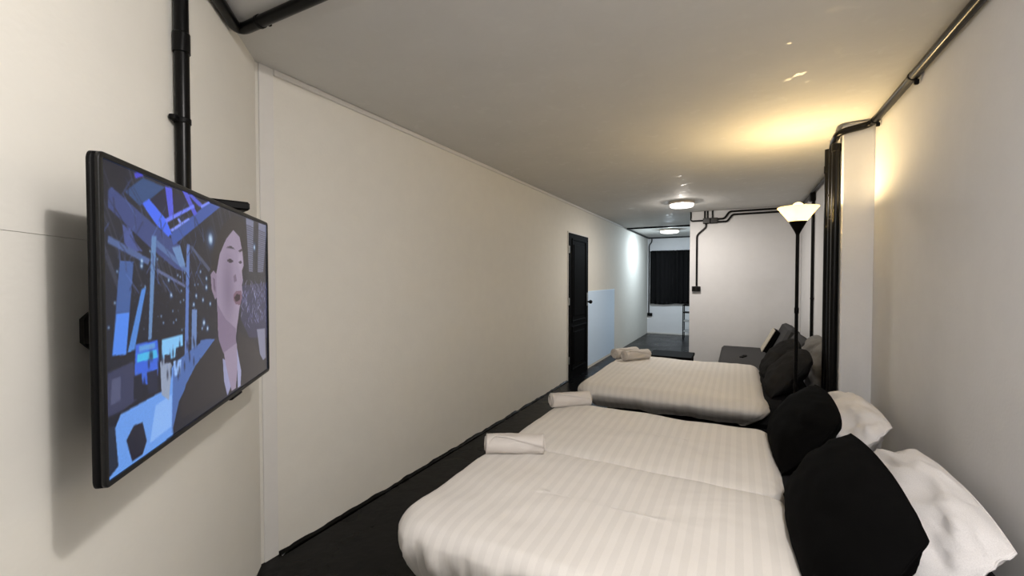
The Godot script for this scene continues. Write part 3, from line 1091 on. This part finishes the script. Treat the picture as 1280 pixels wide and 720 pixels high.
func conduits() -> void:
	var up := Vector3.UP
	# angled wall: drop behind the television
	var n := Vector3(0.73728, 0, -0.67559)
	var a := Vector3(0.67559, 0, 0.73728)
	conduit("black upright conduit running down the angled wall behind the television", [wall_pt(0.826, CEIL, 0.024), wall_pt(0.826, 1.35, 0.024)], 0.0195, 0.01, [[wall_pt(0.826, 2.135, 0.024), up, 0.06]], [[wall_pt(0.826, 1.90, 0.024), up, a, n]])
	var c0 := wall_pt(1.9, CEIL - 0.027, 0.027)
	var c1 := Vector3(-1.848, CEIL - 0.027, -1.092)
	conduit("black ceiling conduit bending away from the angled wall above the television", [c0, c1, Vector3(0.62, CEIL - 0.027, -1.092)], 0.0225, 0.07, [], [[Vector3(-1.70, CEIL - 0.027, -1.092), Vector3.RIGHT, Vector3(0, 0, -1), Vector3.DOWN]])
	# along the wall of the bed heads, round the pilaster, down its side
	var y := CEIL - 0.028
	conduit("long black conduit under the ceiling above the bed heads", [Vector3(XR - 0.027, y, -0.6), Vector3(XR - 0.027, y, -3.668), Vector3(0.592, y - 0.03, -3.668), Vector3(0.592, y - 0.06, -3.86), Vector3(0.592, 0.05, -3.86)], 0.022, 0.06, [], [[Vector3(XR - 0.027, y, -2.9), Vector3(0, 0, 1), Vector3.DOWN, Vector3.LEFT], [Vector3(XR - 0.027, y, -3.58), Vector3(0, 0, 1), Vector3.DOWN, Vector3.LEFT], [Vector3(0.592, 2.02, -3.86), up, Vector3(0, 0, 1), Vector3.LEFT]])
	conduit("glossy black conduit on the pilaster edge beside the floor lamp", [Vector3(0.597, y - 0.09, -3.755), Vector3(0.597, 0.05, -3.755)], 0.024, 0.02, [[Vector3(0.597, y - 0.11, -3.755), up, 0.05]], [])
	conduit("black conduit on the far side of the pilaster", [Vector3(0.592, y - 0.05, -4.03), Vector3(0.592, 0.05, -4.03)], 0.022, 0.02, [[Vector3(0.592, y - 0.2, -4.03), up, 0.05]], [[Vector3(0.592, y - 0.22, -4.03), up, Vector3(0, 0, -1), Vector3.LEFT]])
	conduit("black conduit under the ceiling between pilaster and partition", [Vector3(XR - 0.024, y, -4.105), Vector3(XR - 0.024, y, ZP + 0.005)], 0.018, 0.05, [], [[Vector3(XR - 0.024, y, -5.2), Vector3(0, 0, 1), Vector3.DOWN, Vector3.LEFT]])
	conduit("thin black upright conduit on the wall behind the floor lamp", [Vector3(XR - 0.02, y - 0.10, -6.25), Vector3(XR - 0.02, 0.25, -6.25)], 0.017, 0.05, [[Vector3(XR - 0.02, y - 0.16, -6.25), up, 0.05]], [[Vector3(XR - 0.02, 1.18, -6.25), up, Vector3(0, 0, 1), Vector3.LEFT]])
	var t := thing("junction_box", "small black junction box under the ceiling behind the floor lamp", "junction box", Vector3(XR, y - 0.055, -6.25))
	var b := Build.new()
	b.box(Vector3(-0.027, 0, 0), Vector3(0.05, 0.10, 0.10), 0.006)
	part("box", b, M.plastic_black, t)
	b = Build.new()
	b.box(Vector3(-0.055, 0, 0), Vector3(0.008, 0.09, 0.09), 0.003)
	part("cover", b, M.bezel_black, t)
	# partition: a wide box fed from all sides
	var z := ZP + 0.020
	t = thing("junction_box", "wide black junction box high on the partition above a socket", "junction box", Vector3(-0.395, 2.315, ZP))
	b = Build.new()
	b.box(Vector3(0, 0, 0.025), Vector3(0.21, 0.085, 0.048), 0.006)
	part("box", b, M.plastic_black, t)
	for s in [-0.055, 0.055]:
		b = Build.new()
		b.box(Vector3(s, 0, 0.052), Vector3(0.096, 0.078, 0.007), 0.003)
		part("cover", b, M.bezel_black, t)
	conduit("upper of two parallel black conduits across the partition top", [Vector3(XR - 0.005, CEIL - 0.03, z), Vector3(-0.13, CEIL - 0.03, z), Vector3(-0.20, 2.338, z), Vector3(-0.29, 2.338, z)], 0.0145, 0.03)
	conduit("lower of two parallel black conduits across the partition top", [Vector3(XR - 0.005, CEIL - 0.078, z), Vector3(-0.09, CEIL - 0.078, z), Vector3(-0.16, 2.292, z), Vector3(-0.29, 2.292, z)], 0.0145, 0.03)
	for x in [[-0.475, "first"], [-0.435, "second"], [-0.365, "third"]]:
		conduit("%s short black conduit rising from the wide junction box to the ceiling" % x[1], [Vector3(x[0], 2.357, z), Vector3(x[0], CEIL, z)], 0.0125, 0.01)
	conduit("black conduit from the wide junction box round the partition edge to the ceiling", [Vector3(-0.50, 2.325, z), Vector3(-0.675, 2.325, z), Vector3(-0.675, 2.41, z), Vector3(-0.675, CEIL, z)], 0.0125, 0.03)
	conduit("black conduit dropping from the wide junction box to the socket", [Vector3(-0.455, 2.274, z), Vector3(-0.455, 2.22, z), Vector3(-0.585, 2.10, z), Vector3(-0.585, 1.30, z)], 0.0145, 0.04)
	socket(Vector3(-0.590, 1.255, ZP), 0.0, "black double socket on the partition below a conduit")
	# end of the passage
	conduit("black conduit crossing the ceiling before the end of the passage", [Vector3(XL + 0.02, CEIL - 0.018, -9.15), Vector3(XR - 0.03, CEIL - 0.018, -9.15)], 0.017, 0.02)
	conduit("black conduit along the top of the long wall towards the curtain", [Vector3(XL + 0.02, CEIL - 0.018, -9.19), Vector3(XL + 0.02, CEIL - 0.018, ZF + 0.06)], 0.015, 0.02)
	conduit("black conduit along the ceiling above the black curtain", [Vector3(XL + 0.02, CEIL - 0.018, ZF + 0.02), Vector3(-0.2, CEIL - 0.018, ZF + 0.02)], 0.015, 0.02)
	conduit("black conduit dropping beside the black curtain to a socket", [Vector3(-1.98, CEIL - 0.036, ZF + 0.02), Vector3(-1.98, 2.36, ZF + 0.02), Vector3(-2.045, 2.27, ZF + 0.02), Vector3(-2.045, 0.53, ZF + 0.02)], 0.014, 0.04)
	socket(Vector3(-2.02, 0.49, ZF), 0.0, "black double socket beside the black curtain near the floor")

func set_top_box() -> void:
	var t := thing("set_top_box", "small flat black box resting on top of the television", "media box", Vector3(-1.553, 1.647, -0.880))
	t.rotation.y = deg_to_rad(-15.7)
	var b := Build.new()
	b.box(Vector3(-0.03, 0.027, 0), Vector3(0.07, 0.03, 0.125), 0.006)
	part("case", b, M.plastic_black, t)
	b = Build.new()
	b.box(Vector3(-0.03, 0.006, 0.03), Vector3(0.05, 0.012, 0.05), 0.003)
	part("foot", b, M.plastic_black, t)

const TV_GLOW := 0.85
const LAMP := 0.66
const LATTICE_AFTER := 21
const DOTS_AFTER := 45
const FACE_AFTER := 49

func _ready() -> void:
	# camera: eye 1.42 m up, turned away from the room's long axis, tilted down a little
	var cam := Camera3D.new()
	cam.name = "camera"
	add_child(cam)
	cam.position = Vector3(0, EYE, 0)
	cam.rotation = Vector3(deg_to_rad(-1.266), deg_to_rad(27.52), 0)
	cam.fov = rad_to_deg(2.0 * atan(360.0 / 543.0))
	cam.near = 0.02
	cam.far = 60.0
	cam.current = true
	# surroundings: a closed room, nothing outside
	var env := Environment.new()
	env.background_mode = Environment.BG_COLOR
	env.background_color = Color(0.0, 0.0, 0.0)
	env.tonemap_mode = Environment.TONE_MAPPER_LINEAR
	env.tonemap_exposure = 1.0
	env.sdfgi_enabled = true
	env.ssao_enabled = true
	env.ssil_enabled = true
	var we := WorldEnvironment.new()
	we.name = "surroundings"
	we.environment = env
	add_child(we)
	rng.seed = 1
	materials()
	# ceiling lights, the room's main light
	ceiling_light(Vector3(0.42, CEIL, -0.37), 0.17, 2.5, 1.3, Color(1.0, 0.98, 0.968), "round white ceiling light over the front bed and television")
	ceiling_light(Vector3(-0.70, CEIL, -6.38), 0.165, 2.7, 0.3, Color(1.0, 0.965, 0.925), "round white ceiling light before the partition")
	ceiling_light(Vector3(-1.32, CEIL, -9.85), 0.20, 3.2, 0.8, Color(0.88, 0.95, 1.0), "round white ceiling light in the passage before the black curtain")
	room()
	door()
	# beds
	bed(-1.06, 0.77, -1.36, -2.11, 0.474, "dark single bed under white duvet, first from the television", "single beds side by side")
	bed(-1.06, 0.77, -2.18, -2.96, 0.474, "dark single bed beside the floor lamp under white duvet", "single beds side by side")
	bed(-1.08, 0.56, -3.83, -5.05, 0.484, "dark wide bed with charcoal pillows between lamp and sofa", "")
	duvet(-1.20, 0.21, -1.245, -2.142, 0.205, 0.50, 0.13, 0.055, 5, 2.6, 0.010, "white striped duvet on the single bed first from the television", 0.11, -1.0)
	duvet(-1.195, 0.205, -2.146, -3.065, 0.215, 0.50, 0.12, 0.07, 8, 0.8, 0.012, "white striped duvet on the single bed beside the floor lamp", 0.09, 1.0)
	duvet(-1.25, 0.20, -3.60, -5.22, 0.29, 0.515, 0.13, 0.075, 12, 1.1, 0.010, "white striped duvet on the wide bed with two rolled towels", 0.17)
	television()
	set_top_box()
	floor_lamp()
	sofa()
	coffee_table()
	curtain()
	rack()
	conduits()
	# pillows
	pillow(Vector3(0.555, 0.56, -2.10), Vector3(0.92, 0.40, 0.19), 52, -1, 0, M.white_cotton, "white pillow standing by the wall behind the front black pillow", "white pillows", 41, 1.3)
	pillow(Vector3(0.515, 0.585, -3.06), Vector3(0.82, 0.40, 0.18), 50, 3, 0, M.white_cotton, "white pillow by the wall beside the pilaster", "white pillows", 44, 1.3)
	pillow(Vector3(0.315, 0.63, -1.84), Vector3(0.94, 0.41, 0.20), 38, 0, 0, M.black_cotton, "large black pillow leaning on the single bed first from the television", "black pillows", 47, 0.35)
	pillow(Vector3(0.305, 0.635, -2.78), Vector3(0.84, 0.42, 0.20), 38, 0, 0, M.black_cotton, "black pillow leaning on the single bed beside the floor lamp", "black pillows", 49, 0.4)
	pillow(Vector3(0.36, 0.65, -4.20), Vector3(0.68, 0.46, 0.20), 40, 0, 0, M.charcoal_cotton, "charcoal pillow on the wide bed beside the floor lamp", "charcoal pillows", 51, 0.7)
	pillow(Vector3(0.36, 0.65, -4.90), Vector3(0.68, 0.46, 0.20), 40, 0, 0, M.charcoal_cotton, "charcoal pillow on the wide bed towards the sofa", "charcoal pillows", 53, 0.7)
	pillow(Vector3(0.64, 0.67, -4.52), Vector3(0.66, 0.44, 0.17), 20, 0, 0, M.grey_cotton, "grey pillow against the wall behind the charcoal pillow near the pilaster", "grey pillows", 55, 1.0)
	pillow(Vector3(0.64, 0.66, -5.12), Vector3(0.58, 0.42, 0.16), 20, 0, 0, M.grey_cotton, "grey pillow against the wall near the sofa", "grey pillows", 57, 1.0)
	# towels
	towel(Vector3(-1.03, 0.508, -2.01), 0.30, 0.050, 26, "white rolled towel on the single bed first from the television", 61)
	towel(Vector3(-1.06, 0.508, -2.94), 0.29, 0.050, 40, "white rolled towel on the single bed beside the floor lamp", 63)
	towel(Vector3(-1.00, 0.520, -4.90), 0.33, 0.055, 52, "white rolled towel on the wide bed, in front of another towel", 65)
	towel(Vector3(-1.14, 0.520, -5.00), 0.33, 0.055, 56, "white rolled towel on the wide bed, tucked behind another towel", 67)
